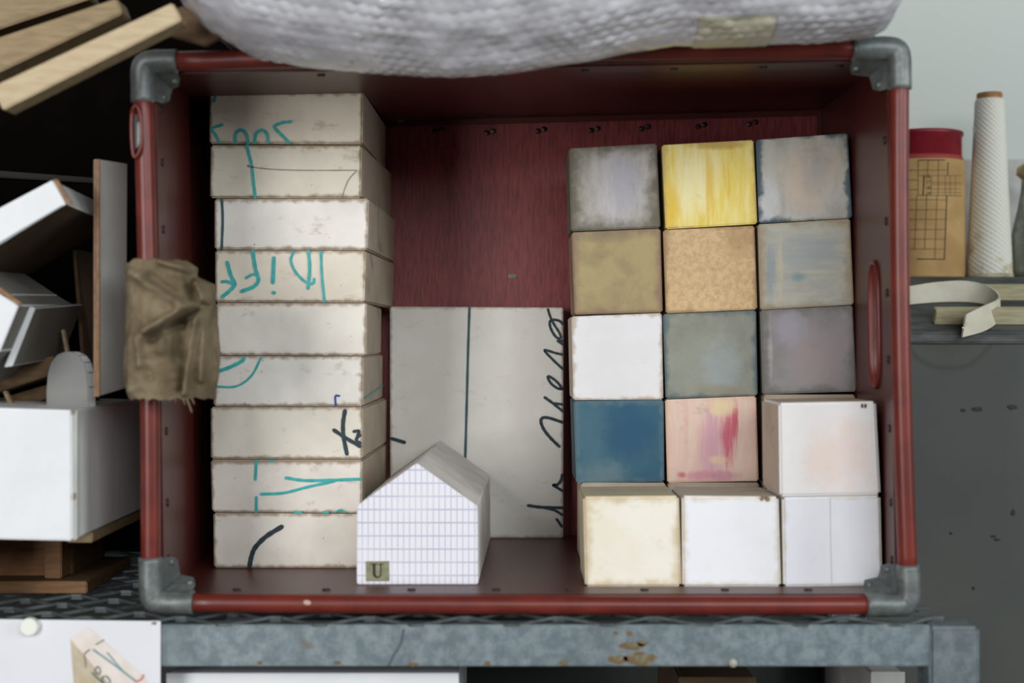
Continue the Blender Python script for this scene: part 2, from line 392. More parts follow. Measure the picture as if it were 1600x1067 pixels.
# ------------------------------------------------------------------ stack of off-white blocks
def m_block(name, c, hw, h, seed, c2=None, edgec=(132,104,72), ew=.0045, ea=.75, speck=.6):
    t = NT(name); s = (seed*1.7, seed*.9, seed*2.3)
    col = t.mix(c, c2 or tuple(max(0, v-14) for v in c), t.ramp(t.noise(22, 5, off=s), .35, .7))
    col = t.mix(col, (150,126,96), t.ramp(t.noise(38, 6, (1,1,1.8), off=s, rough=.7), .58, .72, 0, speck*.7))
    col = t.mix(col, (120,92,66), t.ramp(t.noise(130, 3, off=s), .69, .75, 0, min(1, speck*1.3)))
    col = t.mix(col, edgec, t.math('MULTIPLY', t.edge(hw, h, ew, .0045, 110, s), ea))
    t.bump(t.noise(200, 3), .12, .0005)
    return t.done(col, .72, 0, .3)
SIDE = m_block('block_side', (182,168,150), 1, 2, 3, ew=.001)
stack = [ # front quad TL TR BR BL, shift of the rear end, rear y, colour, label
 ([(327,143),(567,141),(566,225.5),(327,224)], .0026, 1.573, (226,216,198), 'top off-white block of the left stack, turquoise upside-down 2005 along its lower edge'),
 ([(329,226.5),(565,227),(564,309.3),(328,309)], .010, 1.572, (222,215,198), 'second block from the top of the left stack, turquoise stroke and pencil line'),
 ([(335,310.3),(576,310),(574,390.4),(335,389.5)], .007, 1.574, (234,229,222), 'third block from the top of the left stack, dark vertical line at its left end'),
 ([(336,390.6),(572,391.5),(569,472.5),(336,471.5)], .009, 1.572, (228,219,203), 'block of the left stack with upside-down turquoise writing Diff'),
 ([(337,472.8),(573,473.5),(572,555.5),(338,554.8)], -.003, 1.540, (231,225,215), 'plain unmarked block in the middle of the left stack'),
 ([(337,556),(568,556.5),(567,634.8),(333,634.5)], 0, 1.560, (234,230,222), 'block of the left stack with turquoise arcs at left and a tiny blue mark'),
 ([(329,635.8),(567,636),(566,717),(329,717)], .004, 1.572, (226,219,206), 'block of the left stack with black crossed strokes near its right end'),
 ([(329,718.2),(566,718),(565,802),(331,799.5)], .004, 1.572, (230,223,213), 'block of the left stack with a turquoise sideways Y'),
 ([(333,801.3),(566,803.3),(566,887.4),(334,887)], .004, 1.572, (231,225,214), 'bottom block of the left stack with a thick black arc')]
marks = {
 0: ('T', [([(337,144),(335,158)],4), ([(347,195),(331,201),(337,211),(343,222)],4.6), ([(368,223),(368,210),(376,203),(385,209),(388,224)],5), ([(398,223),(400,209),(409,203),(417,209),(419,223)],5), ([(454,190),(440,192),(429,198),(438,209),(452,223)],5)]),
 1: ('T', [([(385.5,228),(393,258),(396,285),(399,308)],5)]),
 3: ('T', [([(355,410),(361,431),(367,444),(358,455),(347,464)],6), ([(347,440),(356,440),(366,445)],5), ([(395,393),(399,419),(404,437),(396,448),(378,455)],6), ([(385,434),(394,429),(402,429)],4.5), ([(428,403),(426.5,441)],6), ([(427,457),(428.5,457.5)],5.5), ([(482,393),(484,419),(481.5,450)],5), ([(459,393),(454.5,407),(462,425),(477,440),(489,443),(491,436)],4), ([(501.5,393),(503,431),(507,471)],4)]),
 5: ('T', [([(341,580),(360,573.5),(378,564),(381,559)],6), ([(337,604),(369,603.5),(393,587),(408,559)],3.5)]),
 6: ('D', [([(539,642),(536,662),(537,683),(542,709)],6.5), ([(522,672),(540,684),(562,697)],6), ([(553,674),(561,674),(557,688),(563,692)],5), ([(556,686),(563,680)],4)]),
 7: ('T', [([(400.5,720),(399,749)],4.5), ([(400.5,777),(400.5,799)],4.5), ([(421,719.6),(427,720)],3.4), ([(447,746.5),(474,750.5),(510,750.5),(563,748.5)],5), ([(408,772),(444,770),(480,761),(522,752)],4.5), ([(459,799.7),(471,800)],3.5), ([(504,800.5),(513,800.5)],3), ([(524,800),(532,797),(540,800)],3)]),
 8: ('D', [([(390,884),(393,869),(399,855),(416,838),(440,823)],7.5)]),
}
YST = 1.355
for i, (q, dx, yb, c, lab) in enumerate(stack):
    Yf = YST+[.0,.001,-.002,.0,-.001,.001,.0,.001,-.001][i]
    f = pxq(q, Yf); hw = (f[1].x-f[0].x)/2; h = f[0].z-f[3].z
    o = prism('plaster_block', f, [Vector((v.x+dx, yb, v.z)) for v in f], None, (m_block('block_face_%d' % i, c, hw, h, i+1), SIDE), .0016)
    tag(o, lab, 'block', 'off-white blocks stacked at the left of the crate')
    if i in marks:
        k, lst = marks[i]; strokes('marker_stroke', o, Yf, lst, INK_T if k == 'T' else INK_D)
    if i == 1: strokes('pencil_line', o, Yf, [([(389,260),(420,264),(471,266),(558,266)],1.8), ([(556,268),(544,282),(534,308)],1.6), ([(388,259),(391,260)],3.6)], INK_P)
    if i == 2: strokes('marker_line', o, Yf, [([(346.5,311),(348,342),(346.5,388)],4.2)], INK_G)
    if i == 5: strokes('blue_pen_mark', o, Yf, [([(524.5,633),(524,619),(530,618.5)],3.2)], INK_B)
    x0 = f[1].x+.0006
    side = {2: ([[(588,315),(588.5,360),(590,388)], [(590,380),(592,392)]], INK_D), 3: ([[(577,395),(580,420)], [(573,433),(575,455)]], INK_D), 5: ([[(571,622),(585,612),(598,602)]], INK_T), 6: ([[(594,640),(594.2,648)]], INK_T)}.get(i)
    if side:
        for pl in side[0]:
            bm = bmesh.new(); pts = []
            for px, py in pl:
                p = PX(px, py, x0); k = (p.y-Yf)/(yb-Yf); pts.append(Vector((x0+dx*k+.0004, p.y, p.z)))
            ribbon_bm(bm, catmull(pts, 4), .0016, (1,0,0))
            finish_bm('side_mark', bm, o, (side[1],))

# ------------------------------------------------------------------ painted blocks at the right
def m_paint(name, hw, h, seed, base, second, third=None, stretch=(1,1,1), sc=18, edgec=None, ew=.01, ea=.8, lo=.38, hi=.64, speck=.35, t3=(.56,.68), patches=(), amp=.005):
    t = NT(name); s = (seed*1.31, seed*.7, seed*2.1)
    col = t.mix(base, second, t.ramp(t.noise(sc, 6, stretch, s, .62, .3), lo, hi))
    if third: col = t.mix(col, third, t.ramp(t.noise(sc*.8, 5, stretch, (s[2],s[0],s[1]), .6, .6), t3[0], t3[1]))
    o = t.sep()
    for k, (pc, cx, cz, rx, rz, st, sx, sz) in enumerate(patches):      # soft dab of paint: colour, centre, radii (fractions of the face), strength, streak scale
        ux = t.math('POWER', t.math('DIVIDE', t.math('SUBTRACT', o[0], (cx*2-1)*hw), rx*2*hw), 2); uz = t.math('POWER', t.math('DIVIDE', t.math('SUBTRACT', o[2], cz*h), rz*h), 2)
        d = t.math('ADD', t.math('ADD', ux, uz), t.math('MULTIPLY', t.math('SUBTRACT', t.noise(34, 8, (sx,1,sz), (s[1]+k, s[2], s[0]+k*.7), .72), .5), 5.0))
        col = t.mix(col, pc, t.ramp(d, -.2, 1.9, st, 0))
    if edgec: col = t.mix(col, edgec, t.math('MULTIPLY', t.edge(hw, h, ew, amp+ew*.45, 75, s), ea))
    col = t.mix(col, (70,62,52), t.ramp(t.noise(130, 3, off=s), .74, .79, 0, speck))
    col = t.mix(col, (96,88,76), t.ramp(t.noise(48, 8, (1,1,1.3), off=(s[1],s[0],s[2]), rough=.75), .55, .75, 0, speck*.8))
    f = t.noise(90, 5, (stretch[0], 1, stretch[2]), s); t.bump(f, .2, .0006)
    return t.done(col, .62, 0, .35)
V = (6,1,.8)
upper, lower = 1.385, 1.25
painted = [
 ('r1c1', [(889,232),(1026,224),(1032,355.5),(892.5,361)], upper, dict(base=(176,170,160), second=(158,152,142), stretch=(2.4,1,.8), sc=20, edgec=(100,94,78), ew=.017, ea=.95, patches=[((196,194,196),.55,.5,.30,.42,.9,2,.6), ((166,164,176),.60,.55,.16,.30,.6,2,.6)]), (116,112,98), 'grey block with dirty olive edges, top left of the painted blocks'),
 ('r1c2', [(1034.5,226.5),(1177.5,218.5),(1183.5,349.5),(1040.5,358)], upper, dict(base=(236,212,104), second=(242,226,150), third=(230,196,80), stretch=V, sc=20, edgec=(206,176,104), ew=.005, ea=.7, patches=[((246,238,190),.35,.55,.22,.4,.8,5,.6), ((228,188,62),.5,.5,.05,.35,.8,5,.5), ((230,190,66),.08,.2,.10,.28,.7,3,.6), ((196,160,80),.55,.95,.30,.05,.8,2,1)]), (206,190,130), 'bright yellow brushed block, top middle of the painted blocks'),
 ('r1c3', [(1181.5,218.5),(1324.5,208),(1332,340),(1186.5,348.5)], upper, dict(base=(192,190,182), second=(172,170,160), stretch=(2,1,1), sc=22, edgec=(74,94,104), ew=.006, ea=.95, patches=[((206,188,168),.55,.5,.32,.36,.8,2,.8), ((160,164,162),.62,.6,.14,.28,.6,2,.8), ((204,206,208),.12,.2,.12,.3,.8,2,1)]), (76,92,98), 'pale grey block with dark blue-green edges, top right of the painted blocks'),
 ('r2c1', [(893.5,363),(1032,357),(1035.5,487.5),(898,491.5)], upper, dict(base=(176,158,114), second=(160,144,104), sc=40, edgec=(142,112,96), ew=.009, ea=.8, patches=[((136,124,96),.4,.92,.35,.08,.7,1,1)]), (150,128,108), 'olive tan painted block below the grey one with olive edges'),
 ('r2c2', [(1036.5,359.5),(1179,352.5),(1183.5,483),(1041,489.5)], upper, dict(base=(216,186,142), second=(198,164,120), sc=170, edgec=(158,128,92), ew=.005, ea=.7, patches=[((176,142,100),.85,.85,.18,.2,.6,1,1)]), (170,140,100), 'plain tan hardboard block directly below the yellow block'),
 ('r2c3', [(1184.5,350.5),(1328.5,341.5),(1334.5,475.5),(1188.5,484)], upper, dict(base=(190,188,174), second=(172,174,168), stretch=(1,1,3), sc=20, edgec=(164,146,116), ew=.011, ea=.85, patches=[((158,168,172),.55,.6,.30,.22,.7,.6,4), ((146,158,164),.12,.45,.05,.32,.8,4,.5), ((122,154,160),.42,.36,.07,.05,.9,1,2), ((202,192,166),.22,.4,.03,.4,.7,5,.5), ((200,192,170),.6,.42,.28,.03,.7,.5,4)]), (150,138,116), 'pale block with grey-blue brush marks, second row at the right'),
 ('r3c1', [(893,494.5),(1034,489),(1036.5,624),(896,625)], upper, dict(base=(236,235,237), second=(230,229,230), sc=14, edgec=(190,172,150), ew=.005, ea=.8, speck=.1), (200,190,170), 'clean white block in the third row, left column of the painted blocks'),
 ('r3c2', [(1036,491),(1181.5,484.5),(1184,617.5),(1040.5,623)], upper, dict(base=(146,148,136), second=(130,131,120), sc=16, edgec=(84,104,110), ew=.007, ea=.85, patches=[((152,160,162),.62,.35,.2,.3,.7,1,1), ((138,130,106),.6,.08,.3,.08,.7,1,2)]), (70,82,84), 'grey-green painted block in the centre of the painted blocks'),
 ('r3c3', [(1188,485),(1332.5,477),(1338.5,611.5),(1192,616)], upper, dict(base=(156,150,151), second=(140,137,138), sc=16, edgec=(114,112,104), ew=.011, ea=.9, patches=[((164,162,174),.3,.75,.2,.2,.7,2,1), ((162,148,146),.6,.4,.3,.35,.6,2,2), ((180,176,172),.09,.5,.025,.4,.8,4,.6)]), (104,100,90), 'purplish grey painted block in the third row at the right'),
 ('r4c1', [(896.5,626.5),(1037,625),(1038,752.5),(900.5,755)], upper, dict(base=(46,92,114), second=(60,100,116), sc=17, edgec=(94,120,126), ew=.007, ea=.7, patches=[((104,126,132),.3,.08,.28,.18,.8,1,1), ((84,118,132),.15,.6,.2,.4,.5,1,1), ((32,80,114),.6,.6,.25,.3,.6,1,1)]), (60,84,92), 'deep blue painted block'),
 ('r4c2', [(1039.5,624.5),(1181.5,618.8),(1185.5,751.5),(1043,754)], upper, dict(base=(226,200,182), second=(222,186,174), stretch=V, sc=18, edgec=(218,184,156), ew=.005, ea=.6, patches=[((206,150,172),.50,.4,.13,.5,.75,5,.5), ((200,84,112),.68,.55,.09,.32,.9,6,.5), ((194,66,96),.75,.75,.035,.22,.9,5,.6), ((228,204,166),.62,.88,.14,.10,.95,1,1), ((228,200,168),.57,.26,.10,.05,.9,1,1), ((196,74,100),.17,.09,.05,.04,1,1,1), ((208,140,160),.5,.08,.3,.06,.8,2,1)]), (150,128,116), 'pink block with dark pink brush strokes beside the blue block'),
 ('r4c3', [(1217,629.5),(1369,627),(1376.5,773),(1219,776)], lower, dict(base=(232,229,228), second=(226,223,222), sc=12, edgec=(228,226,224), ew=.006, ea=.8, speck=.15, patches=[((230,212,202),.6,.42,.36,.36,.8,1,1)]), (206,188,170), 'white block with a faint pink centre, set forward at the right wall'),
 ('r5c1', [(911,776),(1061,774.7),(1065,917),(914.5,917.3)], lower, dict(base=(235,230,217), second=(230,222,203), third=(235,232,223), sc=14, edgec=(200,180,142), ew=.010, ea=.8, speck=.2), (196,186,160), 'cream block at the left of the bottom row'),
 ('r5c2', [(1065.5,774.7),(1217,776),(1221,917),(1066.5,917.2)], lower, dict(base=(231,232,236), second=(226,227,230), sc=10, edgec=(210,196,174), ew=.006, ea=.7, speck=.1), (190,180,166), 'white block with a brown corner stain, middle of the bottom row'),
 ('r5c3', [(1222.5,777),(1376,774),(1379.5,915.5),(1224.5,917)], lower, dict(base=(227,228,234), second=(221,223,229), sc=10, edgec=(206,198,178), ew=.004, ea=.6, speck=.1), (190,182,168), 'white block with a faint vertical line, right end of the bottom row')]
blk = {}
for i, (key, q, Yf, kw, sidec, lab) in enumerate(painted):
    f = pxq(q, Yf); hw = (f[1].x-f[0].x)/2; h = max(f[0].z, f[1].z)-min(f[2].z, f[3].z)
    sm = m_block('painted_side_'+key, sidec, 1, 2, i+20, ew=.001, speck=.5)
    yb = Yf+.086+.004*math.sin(i*2.3)
    o = prism('painted_block', f, [Vector((v.x, yb, v.z)) for v in f], None, (m_paint('paint_'+key, hw, h, i+3, **kw), sm), .0022 if Yf < 1.3 else .0013, 2)
    tag(o, lab, 'block', 'painted blocks stacked at the right of the crate'); blk[key] = o
# plain blocks behind the front row that carry the painted ones
for key, x0, x1, ytop, ybot, lab in (('a',908,1040,754.5,0,'shaded plain block behind the cream block, under the blue one'), ('b',1044,1186,754.3,0,'shaded plain block behind the middle white block, under the pink one'), ('c',1194,1330,752,0,'shaded plain block behind the bottom right white block'), ('d',1194,1336,616.6,751.4,'shaded plain block behind the forward white block with pink centre')):
    a, b = P(x0, ytop, upper), P(x1, ytop, upper); zb_ = P(0, ybot, upper).z if ybot else ZF+.0003
    o = prism('painted_block', [a, b, Vector((b.x, upper, zb_)), Vector((a.x, upper, zb_))], (0,.086,0), None, (SIDE, SIDE), .0013); tag(o, lab, 'block', 'painted blocks stacked at the right of the crate')
strokes('fold_line', blk['r5c3'], lower, [([(1297,777),(1298,850),(1300,915)],1.2)], plain('fold_grey', (186,190,196)), off=.0003)
M_STN = plain('brown_stain', (120,98,70), (150,130,104), 200)
for px, py, rx, ry in ((1194,767,5,3.5),(1199,771,4,4),(1190,771,2.5,3)): blob('stain', px, py+9, lower-.0002, rx, ry, blk['r5c2'], M_STN, .0004)
for px, py in ((1352,634),(1347,634)): blob('stain', px, py, lower-.0002, 2, 4, blk['r4c3'], plain('dark_fleck', (74,66,58)), .0004)

# ------------------------------------------------------------------ white board at the back, with handwriting
YP = 1.560
f = pxq([(609,479),(880,480.5),(880,839),(610,839)], YP)
f[2].z = f[3].z = ZF+.0003
m = m_block('white_board_face', (228,225,218), (f[1].x-f[0].x)/2, f[0].z-f[3].z, 12, (221,217,209), ew=.004, ea=.5, speck=.25)
brd = prism('white_board', f, (0,.016,0), None, (m, SIDE), .0012)
tag(brd, 'large white board with dark green line and handwriting, standing against the crate back', 'board')
z1 = lambda L: [(800+x/5.62, 475+y/5.62) for x, y in L]; z2 = lambda L: [(800+x/5.62, 650+y/5.62) for x, y in L]
strokes('pen_stroke', brd, YP, [
 (z1([(315,45),(335,110),(370,180),(415,250),(430,290)]),4), (z1([(430,290),(410,305),(370,270),(335,200),(335,150),(370,138),(420,150),(446,178)]),4.2),
 (z1([(400,325),(446,322)]),3.6), (z1([(400,325),(446,355)]),3.6), (z1([(446,445),(380,430),(285,405),(350,480),(446,572)]),4),
 (z1([(446,748),(400,740),(345,700),(315,650),(322,635),(360,655),(410,700),(440,748)]),4.2), (z1([(287,820),(350,865),(446,942)]),4.4), (z1([(375,872),(446,882)]),4),
 (z2([(443,55),(330,18),(270,15),(253,50),(280,120),(340,195),(415,268)]),4.8), (z2([(440,515),(430,560),(400,600),(360,605),(400,630),(438,655)]),4.2),
 (z2([(142,785),(260,800),(440,805)]),4.6), (z2([(280,803),(370,825),(438,866)]),4.2), (z2([(392,905),(436,968)]),4.2), [(612,685),(632,691)]], INK_D)
strokes('drawn_line', brd, YP, [([(733.5,481),(731,560),(729,640),(726.5,730)],4)], INK_G)

# ------------------------------------------------------------------ paper house
YH, YH2 = 1.262, 1.556
hf = pxq([(558,790),(651,723.5),(746,791),(747,913),(557,913)], YH)
hf[3].z = hf[4].z = ZF+.0003
hx = hf[4].x
hb = [Vector((v.x+.0065, YH2, v.z)) for v in hf]
t = NT('grid_paper'); o_ = t.sep()
def gl(sock, pitch, wdt):
    fr = t.math('FRACT', t.math('ADD', t.math('DIVIDE', sock, pitch), 40.3)); return t.ramp(t.math('ABSOLUTE', t.math('SUBTRACT', fr, .5)), .5-wdt, .5-wdt*.35)
g = t.math('MAXIMUM', t.math('MULTIPLY', gl(o_[0], .00525, .15), .75), gl(o_[2], .0117, .075))
col = t.mix((230,230,236), (176,176,200), t.math('MULTIPLY', g, t.ramp(t.noise(20, 2), .25, .6, .55, 1)))
M_GRID = t.done(col, .7, 0, .3)
M_PAPER = plain('model_paper', (232,228,223), (216,210,203), 30, rough=.75)
house = prism('paper_house', hf, hb, None, (M_GRID, M_PAPER), .0010, origin=((hf[3].x+hf[4].x)/2, YH, ZF))
tag(house, 'small white gabled paper house with blue grid front and a letter tag', 'model house')
tg = prism('letter_tag', pxq([(571.5,877),(608,876.5),(608.5,908),(572,908)], YH-.0006), (0,.0005,0), house, (plain('tag_olive', (142,140,112), (120,120,96), 120),))
bm = bmesh.new()
def quadp(pts):
    bm.faces.new([bm.verts.new(P(x, y, YH-.0010)) for x, y in pts])
U = lambda x, y: (580.5+x*17, 880.5+y*22.5)
quadp([U(.12,0),U(.36,0),U(.36,.70),U(.12,.72)]); quadp([U(0,0),U(.5,0),U(.5,.07),U(0,.07)]); quadp([U(.80,0),U(.90,0),U(.90,.70),U(.80,.70)]); quadp([U(.66,0),U(1.04,0),U(1.04,.07),U(.66,.07)])
pts_o = [U(.51+.39*math.cos(a), .70+.30*math.sin(a)) for a in [math.pi*k/10 for k in range(11)]]
pts_i = [U(.58+.22*math.cos(a), .68+.23*math.sin(a)) for a in [math.pi*k/10 for k in range(11)]]
for k in range(10): quadp([pts_o[k], pts_o[k+1], pts_i[k+1], pts_i[k]])
finish_bm('letter', bm, tg, (ink('tag_letter', (44,46,42)),))

# ------------------------------------------------------------------ bubble-wrapped parcel on top of the crate
tab = [(236,-130),(250,-70),(268,-25),(285,4),(330,50),(400,88),(500,105),(600,113),(700,117),(800,112),(900,97),(1000,79),(1060,70),(1100,72),(1200,68),(1300,64),(1360,58),(1385,44),(1398,20),(1410,-5),(1418,-45),(1426,-110)]
YQ = 1.15
def zlow(px):
    for (a, ya), (b, yb) in zip(tab, tab[1:]):
        if a <= px <= b:
            u = (px-a)/(b-a); u = u*u*(3-2*u)*.4+u*.6
            return ZC+(533.5-(ya+(yb-ya)*u))/FPX*YQ
    return ZC+.34
ztop = ZC+.43; zrest = ZC+.2605
NX, rows = 330, []
def section(px):
    zl = zlow(px); e = min(1, max(0, (px-236)/60))*min(1, max(0, (1426-px)/36)); e = math.sqrt(max(e, .02))
    zt = (zl+.02)+(ztop-zl-.02)*e; mid = 1.24; sq = .35+.65*e
    zr = max(zrest, zl+.003)
    pts = [(1.42,zr),(1.30,zr),(1.205,zr),(1.176,min(zr, zl+.008) if zl < zrest else zr),(1.152,zl),(1.118,zl+.010),(1.088,zl+.030),(1.070,zl+.066),(1.085,zt-.04),(1.14,zt-.008),(1.28,zt),(1.40,zt-.02),(1.46,(zt+zr)/2),(1.42,zr)]
    return [Vector((0, mid+(y-mid)*sq if e < 1 else y, z)) for y, z in pts]
for i in range(NX+1):
    px = 236+(1426-236)*i/NX
    sec = section(px); cv = []
    for k in range(len(sec)-1):
        nn = 26 if 2 <= k <= 7 else 5
        q0, q1, q2, q3 = sec[max(k-1, 0)], sec[k], sec[k+1], sec[min(k+2, len(sec)-1)]
        for j in range(nn):
            tt = j/nn; cv.append(.5*((2*q1)+(q2-q0)*tt+(2*q0-5*q1+4*q2-q3)*tt*tt+(3*q1-q0-3*q2+q3)*tt**3))
    x = (px-800)/FPX*YQ; arc = 0; row = []
    for k, v in enumerate(cv):
        if k: arc += (Vector((0, cv[k].y-cv[k-1].y, cv[k].z-cv[k-1].z))).length
        row.append((Vector((x, v.y, v.z)), arc))
    rows.append(row)
MK = len(rows[0]); pos = [[r[k][0] for k in range(MK)] for r in rows]
def bub(u, v, p=.0108):                   # hexagonal bubble lattice, every bubble filled a little differently
    best, key = 9, (0, 0)
    for sx in (0, .5):
        a = u/p+sx; b = v/(p*1.732)+sx
        da = a-round(a); db = (b-round(b))*1.732; d_ = math.hypot(da, db)
        if d_ < best: best, key = d_, (round(a)*2+(1 if sx else 0), round(b)*2+(1 if sx else 0))
    hsh = math.sin(key[0]*12.9898+key[1]*78.233)*43758.5453; hsh -= math.floor(hsh)
    r = best/.47
    return math.sqrt(max(0, 1-r*r))*(.25+.95*hsh) if r < 1 else 0
verts = []
for i in range(NX+1):
    for k in range(MK):
        p = pos[i][k]; a = pos[min(i+1, NX)][k]-pos[max(i-1, 0)][k]; b = pos[i][(k+1) % MK]-pos[i][k-1]
        nrm = a.cross(b)
        nrm = nrm.normalized() if nrm.length > 1e-12 else Vector((0,-1,0))
        u, v = p.x+.009*mnoise.noise(Vector((p.x*9, p.z*9, 1))), rows[i][k][1]+.006*mnoise.noise(Vector((p.x*8, p.z*14, 5)))
        amp = .0019*(.10+1.2*max(0, mnoise.noise(Vector((p.x*14, v*14, 3)))+.28))
        d = bub(u, v)*amp+(.0036*mnoise.noise(Vector((p.x*13, p.y*20, p.z*20)))+.0020*mnoise.noise(Vector((p.x*45, p.y*60, p.z*60))))*min(1, .25+max(0, (1.15-p.y)/.05))
        verts.append(p-nrm*(-d) if nrm.y > 0 and p.y > 1.3 else p+nrm*d)
# make sure the displacement points outwards (checked on the foremost row)
faces = []
for i in range(NX):
    for k in range(MK):
        q = (k+1) % MK; faces.append((i*MK+k, i*MK+q, (i+1)*MK+q, (i+1)*MK+k))
faces += [tuple(range(MK)), tuple(range(NX*MK, NX*MK+MK))[::-1]]
t = NT('bubble_wrap'); col = t.mix((204,204,210), (178,177,182), t.ramp(t.noise(30, 5), .35, .65))
t.b.inputs['Transmission Weight'].default_value = .0
M_WRAP = t.done(col, .27, 0, .5, .6); t.b.inputs['Coat Roughness'].default_value = .05
wrap = from_world('wrapped_parcel', verts, faces, None, (M_WRAP,), origin=(.03, 1.28, zrest), smooth=True)
tag(wrap, 'bulging parcel in translucent bubble wrap resting on top of the red crate', 'parcel')
i0, i1 = [int((px-236)/(1426-236)*NX) for px in (1085, 1200)]
k0, k1 = 26*1, 26*3+8
k0 += 10; k1 += 10
tv, tf = [], []
for i in range(i0, i1+1):
    for k in range(k0, k1+1):
        p = Vector(verts[i*MK+k]); tv.append(p+Vector((0, -.0014, -.0010)))
wk = k1-k0+1
for i in range(i1-i0):
    for k in range(wk-1): tf.append((i*wk+k, i*wk+k+1, (i+1)*wk+k+1, (i+1)*wk+k))
from_world('packing_tape', tv, tf, wrap, (plain('tape_yellow', (196,191,168), (184,180,160), 60, rough=.3),), smooth=True)

# ------------------------------------------------------------------ sacking rag tied round the left rim
def seg_d(p, pts):
    best = 1e9
    for (ax, ay), (bx, by) in zip(pts, pts[1:]):
        dx, dy = bx-ax, by-ay; u = max(0, min(1, ((p[0]-ax)*dx+(p[1]-ay)*dy)/(dx*dx+dy*dy+1e-9)))
        best = min(best, math.hypot(p[0]-ax-u*dx, p[1]-ay-u*dy))
    return best
zr_ = lambda L: [(180+x/3.953, 390+y/3.953) for x, y in L]
folds = [ # polyline, half width px, height m
 (zr_([(270,550),(380,480),(480,410),(560,350)]), 7, -.010), (zr_([(250,505),(370,430),(480,360),(560,320)]), 8, .006),
 (zr_([(425,480),(430,640)]), 11, -.010), (zr_([(350,500),(330,620)]), 8, .004), (zr_([(560,340),(500,600),(470,880)]), 6, .009), (zr_([(500,480),(470,680),(440,860)]), 6, -.007),
 (zr_([(160,150),(300,230),(430,330)]), 8, .005), (zr_([(260,180),(400,280)]), 7, -.005), (zr_([(480,180),(500,300),(560,340)]), 6, -.007), (zr_([(530,200),(575,300)]), 6, .007),
 (zr_([(580,420),(560,800)]), 5, .006), (zr_([(140,560),(130,860)]), 9, .004), (zr_([(240,680),(260,800)]), 6, -.004), (zr_([(200,550),(220,700)]), 7, .004), (zr_([(330,80),(470,130)]), 6, .006), (zr_([(600,430),(610,860)]), 5, -.006)]
NV, NA = 84, 120; verts = []; YR = 1.202
for j in range(NV+1):
    v = j/NV; py = 407+(622-407)*v
    xl = 194+1.5*math.sin(v*5)+8*max(0, v-.85)/.15; xr = 284+20*min(1, v/.05)+(30*min(1, max(0, (v-.11)/.06)))-4*math.sin(v*7)
    for a in range(NA):
        th_ = 2*math.pi*a/NA; c, s = math.cos(th_), math.sin(th_)
        px = (xl+xr)/2+(xr-xl)/2*math.copysign(abs(c)**.9, c)
        yy = YR-.036*math.copysign(abs(s)**1.0, s)*(1-.12*(2*v-1)**4)-(.010 if s > 0 else 0)*math.exp(-((px-225)/35)**2)
        pyj = py+(5*mnoise.noise(Vector((px*.05, a*.1, 1)))-.06*(px-260) if v < .1 else 0)*(1-v/.1 if v < .1 else 0)+(6*mnoise.noise(Vector((px*.09, a*.15, 4)))*(v-.9)/.1 if v > .9 else 0)
        p = P(px, pyj, 1.19); p.y = yy
        if s > 0:
            d = 1.8*sum(h*math.exp(-(seg_d((px, pyj), pl)/wd_)**2) for pl, wd_, h in folds)
            d += .0025*mnoise.noise(Vector((px*.06, pyj*.04, 2)))+.0012*mnoise.noise(Vector((px*.16, pyj*.12, 7)))
            p.y -= d*min(1, s*2.5)
        p.x += .0008*mnoise.noise(Vector((a*.12, pyj*.05, 9)))
        verts.append(p)
faces = [(j*NA+a, j*NA+(a+1) % NA, (j+1)*NA+(a+1) % NA, (j+1)*NA+a) for j in range(NV) for a in range(NA)]
for jj, sgn in ((0, 1), (NV, -1)):        # tucked-in ends around the tube
    base = len(verts)
    for a in range(NA):
        p = verts[jj*NA+a]; c = Vector((-.312, 1.202, p.z)); q = c.lerp(p, .55); q.z = p.z-sgn*.010; verts.append(q)
    for a in range(NA): faces.append((jj*NA+a, base+a, base+(a+1) % NA, jj*NA+(a+1) % NA))
t = NT('sackcloth'); wv = t.noise(700, 2); col = t.mix((128,115,92), (102,89,69), t.ramp(t.noise(35, 5), .35, .65))
t.bump(wv, .3, .0006); M_RAG = t.done(col, .9, 0, .15)
rag = from_world('sackcloth_rag', verts, faces, None, (M_RAG,), origin=P(262, 622, 1.2), smooth=True)
tag(rag, 'crumpled brown sackcloth rag wrapped around the left rim of the crate', 'rag')
for k, (px, py, dx, dy) in enumerate(((285,620,8,12),(291,622,16,22),(300,622,6,9),(276,620,-4,8),(197,585,-4,14))):
    a = P(px, py, 1.172)
    tube('frayed_thread', catmull([a, a+Vector((dx*.3,-3,-dy*.4))*.0005, a+Vector((dx*.5,2,-dy))*.00054], 4), .0007, rag, (M_RAG,), 5)

# ------------------------------------------------------------------ timber at the top left
def m_wood(name, c, c2, rot=0.0, sc=26, knots=0):
    t = NT(name); g = t.noise(sc, 6, (1.2, 6, 9), rough=.6, dist=.6, rot=(0, rot, 0))
    col = t.mix(c, c2, t.ramp(g, .32, .7)); col = t.mix(col, tuple(int(v*.72) for v in c2), t.ramp(t.noise(14, 4), .58, .75, 0, .5))
    t.bump(g, .15, .0006); return t.done(col, .65, 0, .3)
W_PINE = m_wood('pine', (196,178,146), (178,158,126), math.radians(-25)); W_OLD = m_wood('old_wood', (158,138,106), (136,116,86), math.radians(-22))
W_DARK = m_wood('dark_wood', (112,88,60), (84,64,44), 0); W_ORANGE = m_wood('orange_wood', (138,102,70), (114,82,54), 0)
W_END = plain('raw_end', (178,150,112), (150,122,86), 90)
def timber(name, q, Y, dep, mats, lab, cat='batten', group=None, bev=.0012, dxy=(0,0)):
    o = prism(name, pxq(q, Y), (dxy[0], dep, dxy[1]), None, mats, bev); return tag(o, lab, cat, group)
